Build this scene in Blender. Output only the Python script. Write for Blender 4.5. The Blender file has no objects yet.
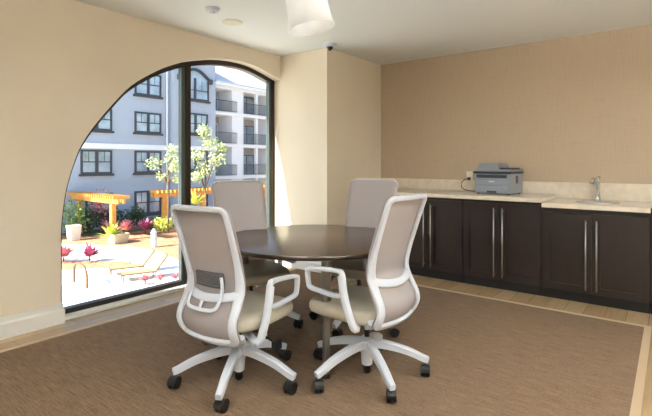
import bpy, bmesh, math, random
from mathutils import Vector, Matrix
random.seed(7)
SC = bpy.context.scene
PI = math.pi

# ------------------------------------------------------------------ camera, light, exposure
cam_d = bpy.data.cameras.new('camera')
cam = bpy.data.objects.new('camera', cam_d)
SC.collection.objects.link(cam)
cam.location = (0, 0, 1.28)
cam.rotation_euler = (PI / 2, 0, math.radians(37.495))
cam_d.sensor_fit = 'HORIZONTAL'
cam_d.sensor_width = 36
cam_d.lens = 36 * 451 / 652
cam_d.shift_y = -(208 - 162.5) / 652
cam_d.clip_end = 300
SC.camera = cam

SC.view_settings.view_transform = 'Standard'
SC.view_settings.look = 'None'
SC.view_settings.gamma = 1
SC.view_settings.use_curve_mapping = False
SC.view_settings.exposure = 0.74

world = bpy.data.worlds.new('sky')
SC.world = world
world.use_nodes = True
wn = world.node_tree
bg = wn.nodes['Background']
sky = wn.nodes.new('ShaderNodeTexSky')
sky.sky_type = 'NISHITA'
sky.sun_disc = False
sky.sun_elevation = math.radians(39)
sky.sun_rotation = math.radians(196.4)
sky.air_density = 1.0
sky.dust_density = 1.5
wn.links.new(sky.outputs[0], bg.inputs[0])
bg.inputs[1].default_value = 0.25

sun_d = bpy.data.lights.new('sun', 'SUN')
sun = bpy.data.objects.new('sun', sun_d)
SC.collection.objects.link(sun)
sun_d.energy = 12
sun_d.angle = math.radians(0.6)
sun_d.color = (1.0, 0.93, 0.82)
sun.location = (-8, -20, 20)
sun.rotation_euler = Vector((1, 3.4, -2.9)).to_track_quat('-Z', 'Y').to_euler()

FILL_LIGHTS = [(-1.2, -.7), (.95, .5), (.95, 2.5), (.3, -2.2)]  # fill lights added out of view to brighten ceiling and walls
FILL_SCALE = [.64, .78, 1.15, .75]
DOWN_WATT, UP_WATT = 3, 66
for i, (x, y) in enumerate(FILL_LIGHTS):
    for up_ in (0, 1):
        ld = bpy.data.lights.new('suspended_fixture_light', 'AREA')
        ld.shape = 'RECTANGLE'; ld.size = 0.2; ld.size_y = 1.1
        ld.energy = (UP_WATT if up_ else DOWN_WATT) * FILL_SCALE[i]
        ld.color = (0.92, 0.98, 1.0)
        lo = bpy.data.objects.new('suspended_fixture_light', ld)
        lo.location = (x, y, 2.24 if up_ else 2.16)
        lo.rotation_euler = (PI if up_ else 0, 0, 0)
        SC.collection.objects.link(lo)

# ------------------------------------------------------------------ helpers
def rgb(r, g, b):
    f = lambda c: (c / 255 / 12.92) if c / 255 <= .04045 else ((c / 255 + .055) / 1.055) ** 2.4
    return (f(r), f(g), f(b), 1)

def mat(name, col, rough=.6, metal=0, var=0, scale=8, bump=0, bscale=None, stretch=(1, 1, 1), spec=.5, coat=0, trans=0):
    """Plain surface with optional noise variation of colour and bump."""
    m = bpy.data.materials.new(name); m.use_nodes = True
    nt = m.node_tree; b = nt.nodes['Principled BSDF']
    b.inputs['Base Color'].default_value = col
    b.inputs['Roughness'].default_value = rough
    b.inputs['Metallic'].default_value = metal
    b.inputs['Specular IOR Level'].default_value = spec
    b.inputs['Coat Weight'].default_value = coat
    if var or bump:
        tc = nt.nodes.new('ShaderNodeTexCoord'); mp = nt.nodes.new('ShaderNodeMapping')
        mp.inputs['Scale'].default_value = stretch
        nt.links.new(tc.outputs['Object'], mp.inputs[0])
        n = nt.nodes.new('ShaderNodeTexNoise'); n.inputs['Scale'].default_value = scale; n.inputs['Detail'].default_value = 5
        nt.links.new(mp.outputs[0], n.inputs['Vector'])
        if var:
            r = nt.nodes.new('ShaderNodeValToRGB')
            r.color_ramp.elements[0].position = .3; r.color_ramp.elements[1].position = .7
            c0 = tuple(max(0, c * (1 - var)) for c in col[:3]) + (1,)
            c1 = tuple(min(1, c * (1 + var)) for c in col[:3]) + (1,)
            r.color_ramp.elements[0].color = c0; r.color_ramp.elements[1].color = c1
            nt.links.new(n.outputs[0], r.inputs[0]); nt.links.new(r.outputs[0], b.inputs['Base Color'])
        if bump:
            n2 = nt.nodes.new('ShaderNodeTexNoise'); n2.inputs['Scale'].default_value = bscale or scale * 4
            nt.links.new(mp.outputs[0], n2.inputs['Vector'])
            bp = nt.nodes.new('ShaderNodeBump'); bp.inputs['Strength'].default_value = bump; bp.inputs['Distance'].default_value = .01
            nt.links.new(n2.outputs[0], bp.inputs['Height']); nt.links.new(bp.outputs[0], b.inputs['Normal'])
    if trans:
        out = nt.nodes['Material Output']
        mx = nt.nodes.new('ShaderNodeMixShader'); tr = nt.nodes.new('ShaderNodeBsdfTransparent')
        mx.inputs[0].default_value = trans
        nt.links.new(b.outputs[0], mx.inputs[1]); nt.links.new(tr.outputs[0], mx.inputs[2])
        nt.links.new(mx.outputs[0], out.inputs[0])
    return m

def glass_mat(name, tint=(.93, .97, .97, 1), refl=.08):
    m = bpy.data.materials.new(name); m.use_nodes = True
    nt = m.node_tree; nt.nodes.remove(nt.nodes['Principled BSDF'])
    out = nt.nodes['Material Output']
    tr = nt.nodes.new('ShaderNodeBsdfTransparent'); tr.inputs[0].default_value = tint
    gl = nt.nodes.new('ShaderNodeBsdfGlossy'); gl.inputs['Roughness'].default_value = .02
    mx = nt.nodes.new('ShaderNodeMixShader'); fr = nt.nodes.new('ShaderNodeLayerWeight'); fr.inputs[0].default_value = .25
    mu = nt.nodes.new('ShaderNodeMath'); mu.operation = 'MULTIPLY'; mu.inputs[1].default_value = refl / .1
    nt.links.new(fr.outputs['Fresnel'], mu.inputs[0]); mu.use_clamp = True
    mu2 = nt.nodes.new('ShaderNodeMath'); mu2.operation = 'MULTIPLY'; mu2.inputs[1].default_value = .5
    nt.links.new(mu.outputs[0], mu2.inputs[0])
    nt.links.new(mu2.outputs[0], mx.inputs[0]); nt.links.new(tr.outputs[0], mx.inputs[1]); nt.links.new(gl.outputs[0], mx.inputs[2])
    nt.links.new(mx.outputs[0], out.inputs[0])
    return m

def obj(name, bm, m, parent=None, smooth=False, bevel=0, loc=None):
    bmesh.ops.recalc_face_normals(bm, faces=bm.faces)
    me = bpy.data.meshes.new(name); bm.to_mesh(me); bm.free()
    me.materials.append(m)
    if smooth:
        for p in me.polygons: p.use_smooth = True
    o = bpy.data.objects.new(name, me); SC.collection.objects.link(o)
    if parent is not None: o.parent = parent
    if loc: o.location = loc
    if bevel:
        b = o.modifiers.new('bevel', 'BEVEL'); b.width = bevel; b.segments = 2; b.limit_method = 'ANGLE'
        for p in me.polygons: p.use_smooth = False
    if smooth == 'auto':
        e = o.modifiers.new('split', 'EDGE_SPLIT'); e.split_angle = math.radians(40)
    return o

def thing(name, label, cat, loc=(0, 0, 0), rotz=0, group=None):
    o = bpy.data.objects.new(name, None); SC.collection.objects.link(o)
    o.empty_display_size = .1
    o.location = loc; o.rotation_euler = (0, 0, rotz)
    o['label'] = label; o['category'] = cat
    if group: o['group'] = group
    return o

def tag(o, label, cat, group=None, kind=None):
    o['label'] = label; o['category'] = cat
    if group: o['group'] = group
    if kind: o['kind'] = kind
    return o

def struct(o):
    o['kind'] = 'structure'; return o

def box(bm, x0, x1, y0, y1, z0, z1, M=None):
    v = [bm.verts.new((x, y, z)) for x in (x0, x1) for y in (y0, y1) for z in (z0, z1)]
    if M is not None:
        for q in v: q.co = M @ q.co
    for f in ((0, 1, 3, 2), (4, 6, 7, 5), (0, 4, 5, 1), (2, 3, 7, 6), (0, 2, 6, 4), (1, 5, 7, 3)):
        bm.faces.new([v[i] for i in f])
    return bm

def nb(): return bmesh.new()

def catmull(P, n=6, closed=False):
    P = [Vector(p) for p in P]; out = []
    N = len(P)
    rng = range(N) if closed else range(N - 1)
    for i in rng:
        if closed: p0, p1, p2, p3 = P[i - 1], P[i], P[(i + 1) % N], P[(i + 2) % N]
        else: p0, p1, p2, p3 = P[max(i - 1, 0)], P[i], P[i + 1], P[min(i + 2, N - 1)]
        for k in range(n):
            t = k / n
            out.append(.5 * ((2 * p1) + (p2 - p0) * t + (2 * p0 - 5 * p1 + 4 * p2 - p3) * t * t + (3 * p1 - p0 - 3 * p2 + p3) * t ** 3))
    if not closed: out.append(P[-1])
    return out

def sweep(bm, pts, prof, closed=False, up=None, scale=None, cap=True):
    """prof: list of (a,b): a along side axis, b along the up/normal axis. up: vector or list of vectors."""
    pts = [Vector(p) for p in pts]; N = len(pts); rings = []
    for i in range(N):
        if closed: t = pts[(i + 1) % N] - pts[i - 1]
        else: t = pts[min(i + 1, N - 1)] - pts[max(i - 1, 0)]
        t.normalize()
        u = up[i] if isinstance(up, list) else (Vector(up) if up is not None else Vector((0, 0, 1)))
        if abs(t.dot(u.normalized())) > .97: u = Vector((0, 1, 0.02)) if abs(t.y) < .9 else Vector((1, 0, 0))
        s = t.cross(u).normalized(); n = s.cross(t).normalized()
        sc = scale[i] if scale else (1, 1)
        if not isinstance(sc, tuple): sc = (sc, sc)
        rings.append([bm.verts.new(pts[i] + s * (a * sc[0]) + n * (b * sc[1])) for a, b in prof])
    K = len(prof)
    for i in range(N if closed else N - 1):
        A, B = rings[i], rings[(i + 1) % N]
        for k in range(K): bm.faces.new((A[k], A[(k + 1) % K], B[(k + 1) % K], B[k]))
    if not closed and cap:
        bm.faces.new(rings[0]); bm.faces.new(rings[-1][::-1])
    return bm

def circ(r, n=10): return [(r * math.cos(2 * PI * k / n), r * math.sin(2 * PI * k / n)) for k in range(n)]

def rrect(w, h, r=None, n=3):
    r = r if r is not None else min(w, h) * .35
    out = []
    for cx, cy, a0 in ((w / 2 - r, h / 2 - r, 0), (-w / 2 + r, h / 2 - r, 90), (-w / 2 + r, -h / 2 + r, 180), (w / 2 - r, -h / 2 + r, 270)):
        for k in range(n + 1):
            a = math.radians(a0 + 90 * k / n); out.append((cx + r * math.cos(a), cy + r * math.sin(a)))
    return out

def tube(bm, pts, r, n=10, closed=False):
    if isinstance(r, (list, tuple)): return sweep(bm, pts, circ(1, n), closed, scale=[(q, q) for q in r])
    return sweep(bm, pts, circ(r, n), closed)

def lathe(bm, prof, n=24, c=(0, 0, 0), M=None, cap=True):
    rings = []
    for r, z in prof:
        ring = [bm.verts.new((c[0] + r * math.cos(2 * PI * k / n), c[1] + r * math.sin(2 * PI * k / n), c[2] + z)) for k in range(n)]
        rings.append(ring)
    if M is not None:
        for ring in rings:
            for v in ring: v.co = M @ v.co
    for A, B in zip(rings, rings[1:]):
        for k in range(n): bm.faces.new((A[k], A[(k + 1) % n], B[(k + 1) % n], B[k]))
    if cap:
        bm.faces.new(rings[0][::-1]); bm.faces.new(rings[-1])
    return bm

def loft(bm, rings, closed_ends=True):
    R = [[bm.verts.new(p) for p in ring] for ring in rings]; n = len(R[0])
    for A, B in zip(R, R[1:]):
        for k in range(n): bm.faces.new((A[k], A[(k + 1) % n], B[(k + 1) % n], B[k]))
    if closed_ends:
        bm.faces.new(R[0][::-1]); bm.faces.new(R[-1])
    return bm

def lerp_tab(tab, x):
    if x <= tab[0][0]: return tab[0][1]
    for (a, p), (b, q) in zip(tab, tab[1:]):
        if x <= b:
            t = (x - a) / (b - a); t = t * t * (3 - 2 * t) if False else t
            return p + (q - p) * t
    return tab[-1][1]

def dup(root, loc, rotz, label, group=None):
    r = root.copy(); SC.collection.objects.link(r)
    r.location = loc; r.rotation_euler = (0, 0, rotz); r['label'] = label
    if group: r['group'] = group
    for ch in list(root.children):
        c = ch.copy(); SC.collection.objects.link(c); c.parent = r
        for g in list(ch.children):
            d = g.copy(); SC.collection.objects.link(d); d.parent = c
    return r

# ------------------------------------------------------------------ materials
M = {}
M['wall'] = mat('cream_wall_paint', rgb(236, 222, 200), .75, var=.02, scale=2, bump=.05, bscale=120)
M['ceiling'] = mat('ceiling_paint', rgb(240, 241, 240), .85, bump=.04, bscale=90)
M['base'] = mat('white_baseboard', rgb(236, 234, 228), .4)
M['bronze'] = mat('dark_bronze_frame', rgb(52, 42, 34), .35, metal=.3)
M['sash'] = mat('grey_sash', rgb(84, 92, 92), .35, metal=.3)
M['glass'] = glass_mat('window_glass')
M['white_plastic'] = mat('white_chair_plastic', rgb(216, 220, 230), .35)
M['black_plastic'] = mat('black_plastic', rgb(17, 16, 16), .4)
M['grey_plastic'] = mat('grey_plastic', rgb(96, 96, 98), .4)
M['lumbar'] = mat('dark_grey_lumbar', rgb(84, 82, 84), .5)
M['seat'] = mat('beige_seat_upholstery', rgb(186, 177, 158), .55, var=.05, scale=30, bump=.15, bscale=300)
M['chrome'] = mat('chrome', rgb(205, 205, 205), .15, metal=1)
M['steel'] = mat('brushed_steel', rgb(190, 188, 184), .32, metal=1)
M['leg_metal'] = mat('satin_grey_metal', rgb(150, 146, 140), .3, metal=.9)
M['table'] = mat('espresso_tabletop', rgb(78, 61, 49), .24, var=.12, scale=6, stretch=(1, 12, 1), spec=.8)
M['table_edge'] = mat('espresso_table_edge', rgb(46, 34, 28), .4)
M['stone'] = mat('cream_stone_counter', rgb(234, 221, 203), .3, var=.09, scale=14)
M['black'] = mat('black_gap', rgb(14, 12, 11), .7)
M['outlet'] = mat('outlet_white', rgb(236, 232, 222), .4)
M['printer'] = mat('printer_grey', rgb(146, 152, 162), .45)
M['printer_dark'] = mat('printer_dark', rgb(38, 40, 44), .4)
M['printer_light'] = mat('printer_light', rgb(210, 212, 214), .45)
M['shade'] = mat('white_lamp_shade', rgb(240, 240, 240), .4)
_b = M['shade'].node_tree.nodes['Principled BSDF']; _b.inputs['Emission Color'].default_value = (.96, .98, 1, 1); _b.inputs['Emission Strength'].default_value = 0
_nt = M['shade'].node_tree; _tl = _nt.nodes.new('ShaderNodeBsdfTranslucent'); _tl.inputs[0].default_value = (.95, .95, .95, 1)
_mx = _nt.nodes.new('ShaderNodeMixShader'); _mx.inputs[0].default_value = .45
_nt.links.new(_b.outputs[0], _mx.inputs[1]); _nt.links.new(_tl.outputs[0], _mx.inputs[2]); _nt.links.new(_mx.outputs[0], _nt.nodes['Material Output'].inputs[0])
M['dome'] = mat('black_dome', rgb(15, 14, 14), .1)

def mesh_fabric():
    m = mat('taupe_mesh', rgb(180, 171, 170), .7, trans=.16)
    nt = m.node_tree; b = nt.nodes['Principled BSDF']
    tc = nt.nodes.new('ShaderNodeTexCoord'); w = nt.nodes.new('ShaderNodeTexWave'); w.bands_direction = 'Z'
    w.inputs['Scale'].default_value = 60
    nt.links.new(tc.outputs['Object'], w.inputs['Vector'])
    bp = nt.nodes.new('ShaderNodeBump'); bp.inputs['Strength'].default_value = .25; bp.inputs['Distance'].default_value = .002
    nt.links.new(w.outputs[0], bp.inputs['Height']); nt.links.new(bp.outputs[0], b.inputs['Normal'])
    return m
M['mesh'] = mesh_fabric()

def wood_floor():
    m = mat('oak_plank_floor', rgb(190, 160, 122), .27)
    nt = m.node_tree; b = nt.nodes['Principled BSDF']
    tc = nt.nodes.new('ShaderNodeTexCoord'); mp = nt.nodes.new('ShaderNodeMapping')
    mp.inputs['Rotation'].default_value = (0, 0, PI / 2)
    nt.links.new(tc.outputs['Object'], mp.inputs[0])
    br = nt.nodes.new('ShaderNodeTexBrick'); br.offset = .37; br.inputs['Scale'].default_value = 1
    br.inputs['Brick Width'].default_value = 1.2; br.inputs['Row Height'].default_value = .15
    br.inputs['Mortar Size'].default_value = .002; br.inputs['Bias'].default_value = 0
    br.inputs['Color1'].default_value = rgb(196, 168, 130); br.inputs['Color2'].default_value = rgb(178, 148, 110)
    br.inputs['Mortar'].default_value = rgb(140, 112, 82)
    nt.links.new(mp.outputs[0], br.inputs['Vector'])
    n = nt.nodes.new('ShaderNodeTexNoise'); n.inputs['Scale'].default_value = 3; n.inputs['Detail'].default_value = 8
    m2 = nt.nodes.new('ShaderNodeMapping'); m2.inputs['Scale'].default_value = (12, 1.2, 1)
    nt.links.new(tc.outputs['Object'], m2.inputs[0]); nt.links.new(m2.outputs[0], n.inputs['Vector'])
    mx = nt.nodes.new('ShaderNodeMix'); mx.data_type = 'RGBA'; mx.blend_type = 'MULTIPLY'; mx.inputs[0].default_value = .35
    nt.links.new(br.outputs[0], mx.inputs[6]); nt.links.new(n.outputs[0], mx.inputs[7]); nt.links.new(mx.outputs[2], b.inputs['Base Color'])
    return m
M['floor'] = wood_floor()

def carpet_mat():
    m = mat('ribbed_brown_carpet', rgb(140, 116, 92), .95, spec=.1)
    nt = m.node_tree; b = nt.nodes['Principled BSDF']
    tc = nt.nodes.new('ShaderNodeTexCoord')
    mp = nt.nodes.new('ShaderNodeMapping'); mp.inputs['Scale'].default_value = (7, 170, 1)
    nt.links.new(tc.outputs['Object'], mp.inputs[0])
    n = nt.nodes.new('ShaderNodeTexNoise'); n.inputs['Scale'].default_value = 1; n.inputs['Detail'].default_value = 3
    nt.links.new(mp.outputs[0], n.inputs['Vector'])
    n2 = nt.nodes.new('ShaderNodeTexNoise'); n2.inputs['Scale'].default_value = 90
    nt.links.new(tc.outputs['Object'], n2.inputs['Vector'])
    ad = nt.nodes.new('ShaderNodeMath'); ad.operation = 'ADD'
    nt.links.new(n.outputs[0], ad.inputs[0])
    ml = nt.nodes.new('ShaderNodeMath'); ml.operation = 'MULTIPLY'; ml.inputs[1].default_value = .5
    nt.links.new(n2.outputs[0], ml.inputs[0]); nt.links.new(ml.outputs[0], ad.inputs[1])
    r = nt.nodes.new('ShaderNodeValToRGB'); r.color_ramp.elements[0].position = .5; r.color_ramp.elements[1].position = 1.0
    r.color_ramp.elements[0].color = rgb(98, 79, 62); r.color_ramp.elements[1].color = rgb(140, 115, 92)
    nt.links.new(ad.outputs[0], r.inputs[0]); nt.links.new(r.outputs[0], b.inputs['Base Color'])
    bp = nt.nodes.new('ShaderNodeBump'); bp.inputs['Strength'].default_value = .5; bp.inputs['Distance'].default_value = .004
    nt.links.new(ad.outputs[0], bp.inputs['Height']); nt.links.new(bp.outputs[0], b.inputs['Normal'])
    return m
M['carpet'] = carpet_mat()
M['carpet_edge'] = mat('carpet_binding', rgb(186, 160, 130), .9, bump=.3, bscale=200)

def wallpaper():
    m = mat('tan_textured_wallpaper', rgb(176, 150, 116), .6)
    nt = m.node_tree; b = nt.nodes['Principled BSDF']
    tc = nt.nodes.new('ShaderNodeTexCoord')
    cols = []
    for s in ((3, 3, 150), (60, 3, 3)):
        mp = nt.nodes.new('ShaderNodeMapping'); mp.inputs['Scale'].default_value = s
        nt.links.new(tc.outputs['Object'], mp.inputs[0])
        n = nt.nodes.new('ShaderNodeTexNoise'); n.inputs['Scale'].default_value = 1.5; n.inputs['Detail'].default_value = 2
        nt.links.new(mp.outputs[0], n.inputs['Vector']); cols.append(n)
    ad = nt.nodes.new('ShaderNodeMath'); ad.operation = 'ADD'
    nt.links.new(cols[0].outputs[0], ad.inputs[0]); nt.links.new(cols[1].outputs[0], ad.inputs[1])
    r = nt.nodes.new('ShaderNodeValToRGB'); r.color_ramp.elements[0].position = .75; r.color_ramp.elements[1].position = 1.25
    r.color_ramp.elements[0].position = .7; r.color_ramp.elements[1].position = 1.0
    r.color_ramp.elements[0].color = rgb(184, 162, 136); r.color_ramp.elements[1].color = rgb(192, 171, 146)
    nt.links.new(ad.outputs[0], r.inputs[0]); nt.links.new(r.outputs[0], b.inputs['Base Color'])
    bp = nt.nodes.new('ShaderNodeBump'); bp.inputs['Strength'].default_value = .15; bp.inputs['Distance'].default_value = .003
    nt.links.new(ad.outputs[0], bp.inputs['Height']); nt.links.new(bp.outputs[0], b.inputs['Normal'])
    return m
M['paper'] = wallpaper()
M['cabinet'] = mat('espresso_cabinet_wood', rgb(36, 25, 21), .42, var=.18, scale=5, stretch=(9, 9, 1))

# ------------------------------------------------------------------ room shell
XL, YC, XC, YB, H = -3.864, 4.105, -3.135, 5.313, 2.6
XO = -4.22
XR, YR = 2.4, -3.2
bm = nb(); box(bm, XO, XR, YR, YB + .15, -.2, 0)
struct(obj('floor', bm, M['floor']))
bm = nb(); box(bm, XO, XR + .15, YR - .15, YB + .15, H, H + .2)
struct(obj('ceiling', bm, M['ceiling']))

ARCH = catmull([(0, 1.566, .40), (0, 1.566, .72), (0, 1.585, .94), (0, 1.62, 1.13), (0, 1.70, 1.375), (0, 1.79, 1.535), (0, 1.867, 1.641),
                (0, 1.975, 1.775), (0, 2.155, 1.972), (0, 2.40, 2.140), (0, 2.60, 2.240), (0, 2.81, 2.318), (0, 3.12, 2.392),
                (0, 3.39, 2.418), (0, 3.69, 2.405), (0, 4.105, 2.305)], 4)
ARCH = [(p.y, p.z) for p in ARCH]
# left wall with the arched opening running down to the floor and across to the corner pier
bm = nb(); box(bm, XO, XL, YR, 1.566, 0, H)
for X in (XL, XO):
    vs = [bm.verts.new((X, 1.566, 0))] + [bm.verts.new((X, y, z)) for y, z in ARCH]
    tp = [bm.verts.new((X, y, H)) for y, z in [(1.566, 0)] + ARCH]
    for i in range(1, len(vs) - 1):
        if ARCH[i][0] - ARCH[i - 1][0] > 1e-6:
            bm.faces.new((vs[i], vs[i + 1], tp[i + 1], tp[i]))
a = [bm.verts.new((XL, y, z)) for y, z in ARCH]; b_ = [bm.verts.new((XO, y, z)) for y, z in ARCH]
for i in range(len(ARCH) - 1): bm.faces.new((a[i], a[i + 1], b_[i + 1], b_[i]))
bmesh.ops.remove_doubles(bm, verts=bm.verts, dist=1e-5)
struct(obj('wall_left', bm, M['wall']))
bm = nb(); box(bm, -4.07, XC, YC, YB + .15, 0, H)
struct(obj('wall_corner', bm, M['wall']))
bm = nb(); box(bm, XC, XR + .15, YB, YB + .15, 0, H)
struct(obj('wall_back', bm, M['paper']))
bm = nb(); box(bm, XR, XR + .15, YR, YB, 0, H)
struct(obj('wall_right', bm, M['wall']))
bm = nb(); box(bm, XO, XR + .15, YR - .15, YR, 0, H)
struct(obj('wall_front', bm, M['wall']))

# baseboard: profile swept along the left wall and turned into the opening
PB = [(0, 0), (.022, 0), (.022, .105), (.012, .12), (.012, .155), (0, .155)]
bm = nb()
path = [(XL, YR, 1, 0), (XL, 1.566, 1, 1), (-3.96, 1.566, 0, 1)]
rings = []
for x, y, nx, ny in path: rings.append([(x + nx * d, y + ny * d, z) for d, z in PB])
loft(bm, rings)
struct(obj('baseboard_left', bm, M['base']))
bm = nb(); loft(bm, [[(x, YC - d, z) for d, z in PB] for x in (-3.864, XC)])
bm2 = bm
loft(bm, [[(XC + d, y, z) for d, z in PB] for y in (YC - .0, 4.66)])
struct(obj('baseboard_corner', bm, M['base']))

# housings for the added fill lights, unseen beside and behind the camera
for i, (x, y) in enumerate(FILL_LIGHTS):
    bm = nb()
    box(bm, x - .11, x + .11, y - .57, y + .57, 2.17, 2.23)
    for sy in (-.4, .4): tube(bm, [(x, y + sy, 2.23), (x, y + sy, 2.6)], .006, 6)
    struct(obj('trim_%d' % (i + 1), bm, M['base']))

# window: arched bronze frame, mullion, panes
X0, X1 = -4.045, -3.968
win = bpy.data.objects.new('window_1', None); SC.collection.objects.link(win); struct(win)
bm = nb()
outer = [(1.566, 0)] + ARCH
def inset(P, d):
    out = []
    for i, p in enumerate(P):
        q0 = P[max(i - 1, 0)]; q1 = P[min(i + 1, len(P) - 1)]
        t = Vector((q1[0] - q0[0], q1[1] - q0[1])).normalized()
        out.append((p[0] + t.y * d, p[1] - t.x * d))
    return out
inner = inset(outer, .05)
inner[-1] = (YC, inner[-1][1])
rings = []
for o_, i_ in zip(outer, inner):
    rings.append([(X0, o_[0], o_[1]), (X1, o_[0], o_[1]), (X1, i_[0], i_[1]), (X0, i_[0], i_[1])])
loft(bm, rings)
box(bm, X0, X1, YC - .055, YC, .03, 2.30)
box(bm, X0, X1, 1.6, YC - .05, .03, .07)
obj('window_frame', bm, M['bronze'], win)
bm = nb(); box(bm, X0 + .01, X1 + .012, 2.798, 2.856, .07, 2.28); obj('mullion', bm, M['bronze'], win)
bm = nb()
box(bm, X0 + .015, X1 - .01, 2.757, 2.798, .07, 2.26)
obj('sash_stile', bm, M['sash'], win)
bm = nb()
box(bm, X0 + .015, X1 - .01, YC - .085, YC - .055, .07, 2.27)
obj('sash_stile', bm, M['sash'], win)
bm = nb()
box(bm, X0 + .015, X1 - .012, 2.856, 2.868, .07, 2.28); obj('sash_stile', bm, M['bronze'], win)
def pane(ya, yb):
    bm = nb()
    P = [(y, z) for y, z in inner if ya < y < yb]
    zi = lambda y: lerp_tab([(p[0], p[1]) for p in inner[2:]], y)
    pts = [(ya, .07)] + ([(ya, zi(ya))] if ya > 1.7 else []) + P + [(yb, zi(yb)), (yb, .07)]
    A = [bm.verts.new((-4.012, y, z)) for y, z in pts]; B = [bm.verts.new((-4.006, y, z)) for y, z in pts]
    bm.faces.new(A); bm.faces.new(B[::-1])
    for k in range(len(A)): bm.faces.new((A[k], A[(k + 1) % len(A)], B[(k + 1) % len(A)], B[k]))
    obj('window_pane', bm, M['glass'], win)
pane(1.617, 2.757); pane(2.868, YC - .085)

bm = nb(); box(bm, XO, -3.895, 1.566, YC, 0, .03); obj('threshold', bm, M['base'], win, bevel=.004)
# ------------------------------------------------------------------ carpet
bm = nb()
cx0, cx1, cy0, cy1 = -3.56, -.17, -2.6, 4.265
box(bm, cx0, cx1, cy0, cy1, 0, .008)
rug = obj('area_rug', bm, M['carpet'])
tag(rug, 'large brown ribbed rug with light tan bound edge on wood floor', 'rug')
bm = nb(); w = .045
for a in ((cx0 - w, cx0, cy0 - w, cy1 + w), (cx1, cx1 + w, cy0 - w, cy1 + w), (cx0, cx1, cy1, cy1 + w), (cx0, cx1, cy0 - w, cy0)):
    box(bm, *a, 0, .009)
obj('rug_binding', bm, M['carpet_edge'], rug)

# ------------------------------------------------------------------ cabinets
YF = 4.65
def shaker(parent, x0, x1, z0, z1, hx, hz0, hz1):
    bm = nb(); s = .065
    box(bm, x0, x0 + s, YF, YF + .02, z0, z1); box(bm, x1 - s, x1, YF, YF + .02, z0, z1)
    box(bm, x0 + s, x1 - s, YF, YF + .02, z1 - s, z1); box(bm, x0 + s, x1 - s, YF, YF + .02, z0, z0 + s)
    box(bm, x0 + s, x1 - s, YF + .01, YF + .02, z0 + s, z1 - s)
    d = obj('door', bm, M['cabinet'], parent)
    bm = nb(); tube(bm, [(hx, YF - .035, hz0), (hx, YF - .035, hz1)], .0065)
    for z in (hz0 + .03, hz1 - .03): tube(bm, [(hx, YF - .035, z), (hx, YF, z)], .005, 8)
    obj('handle', bm, M['steel'], d, smooth=True)
def cabinet(x0, x1, top, ztop, label, hz1, split=None, z1d=None, group='espresso base cabinets along the back wall'):
    t = thing('base_cabinet', label, 'cabinet', (0, 0, 0), 0, group)
    bm = nb(); box(bm, x0, x1, YF + .022, YB - .002, .09, top)
    obj('carcass', bm, M['cabinet'], t)
    bm = nb(); box(bm, x0, x1, YF + .045, YB - .002, 0, .09)
    obj('toe_kick', bm, M['black'], t)
    m = split if split is not None else (x0 + x1) / 2
    shaker(t, x0 + .004, m - .002, .095, z1d, m - .042, .13, hz1)
    shaker(t, m + .002, x1 - .004, .095, z1d, m + .042, .13, hz1)
    return t
cabinet(-3.13, -2.547, .90, .94, 'dark espresso base cabinet nearest the cream corner pier, left end of the run', .825, z1d=.868)
cabinet(-2.545, -1.75, .90, .94, 'dark espresso two-door base cabinet to the left of the printer cabinet', .825, -2.143, .868)
cabinet(-1.748, -.987, .90, .94, 'dark espresso two-door base cabinet directly below the grey printer', .825, -1.38, .868)
cabinet(-.985, -.148, .858, .90, 'dark espresso two-door sink cabinet, set slightly lower than the rest', .76, -.572, .815)
bm = nb()
t = thing('base_cabinet', 'dark tall-sided cabinet end at the right edge of the photo', 'cabinet', (0, 0, 0), 0, 'espresso base cabinets along the back wall')
box(bm, -.143, .70, YF + .022, YB - .002, .09, .90); obj('carcass', bm, M['cabinet'], t)
bm = nb(); box(bm, -.143, .70, YF + .045, YB - .002, 0, .09); obj('toe_kick', bm, M['black'], t)
shaker(t, -.139, .276, .095, .868, .236, .13, .825); shaker(t, .28, .696, .095, .868, .32, .13, .825)

bm = nb(); box(bm, XC, -.975, 4.60, YB - .021, .90, .94)
c1 = obj('worktop', bm, M['stone'], bevel=.006); tag(c1, 'cream stone worktop under the printer, higher section left of the sink', 'worktop')
bm = nb(); box(bm, -.14, .72, 4.60, YB - .021, .90, .94)
c3 = obj('worktop', bm, M['stone'], bevel=.006); tag(c3, 'cream stone worktop end right of the sink at the photo edge', 'worktop')
# sink worktop with an oval cut-out
SXC, SYC, SA, SB = -.56, 4.95, .17, .15
bm = nb()
N = 40
def ringpts(a, b, z): return [(SXC + a * math.cos(2 * PI * k / N), SYC + b * math.sin(2 * PI * k / N), z) for k in range(N)]
def rectpts(z):
    out = []
    for k in range(N):
        t_ = 2 * PI * k / N; c, s = math.cos(t_), math.sin(t_)
        hx0, hx1, hy0, hy1 = -.974 - SXC, -.142 - SXC, 4.60 - SYC, YB - .021 - SYC
        r = min((hx1 / c) if c > 1e-6 else (hx0 / c if c < -1e-6 else 1e9), (hy1 / s) if s > 1e-6 else (hy0 / s if s < -1e-6 else 1e9))
        out.append((SXC + r * c, SYC + r * s, z))
    return out
ro = rectpts(0); corners = [(-.974, 4.60), (-.142, 4.60), (-.974, YB - .02), (-.142, YB - .02)]
for cxy in corners:
    k = min(range(N), key=lambda i: (ro[i][0] - cxy[0]) ** 2 + (ro[i][1] - cxy[1]) ** 2); ro[k] = (cxy[0], cxy[1], 0)
lo = lambda R, z: [(x, y, z) for x, y, _ in R]
ri = ringpts(SA, SB, 0)
loft(bm, [lo(ri, .86), lo(ri, .90), lo(ro, .90), lo(ro, .86), lo(ri, .86)], False)
bmesh.ops.remove_doubles(bm, verts=bm.verts, dist=1e-5)
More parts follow.
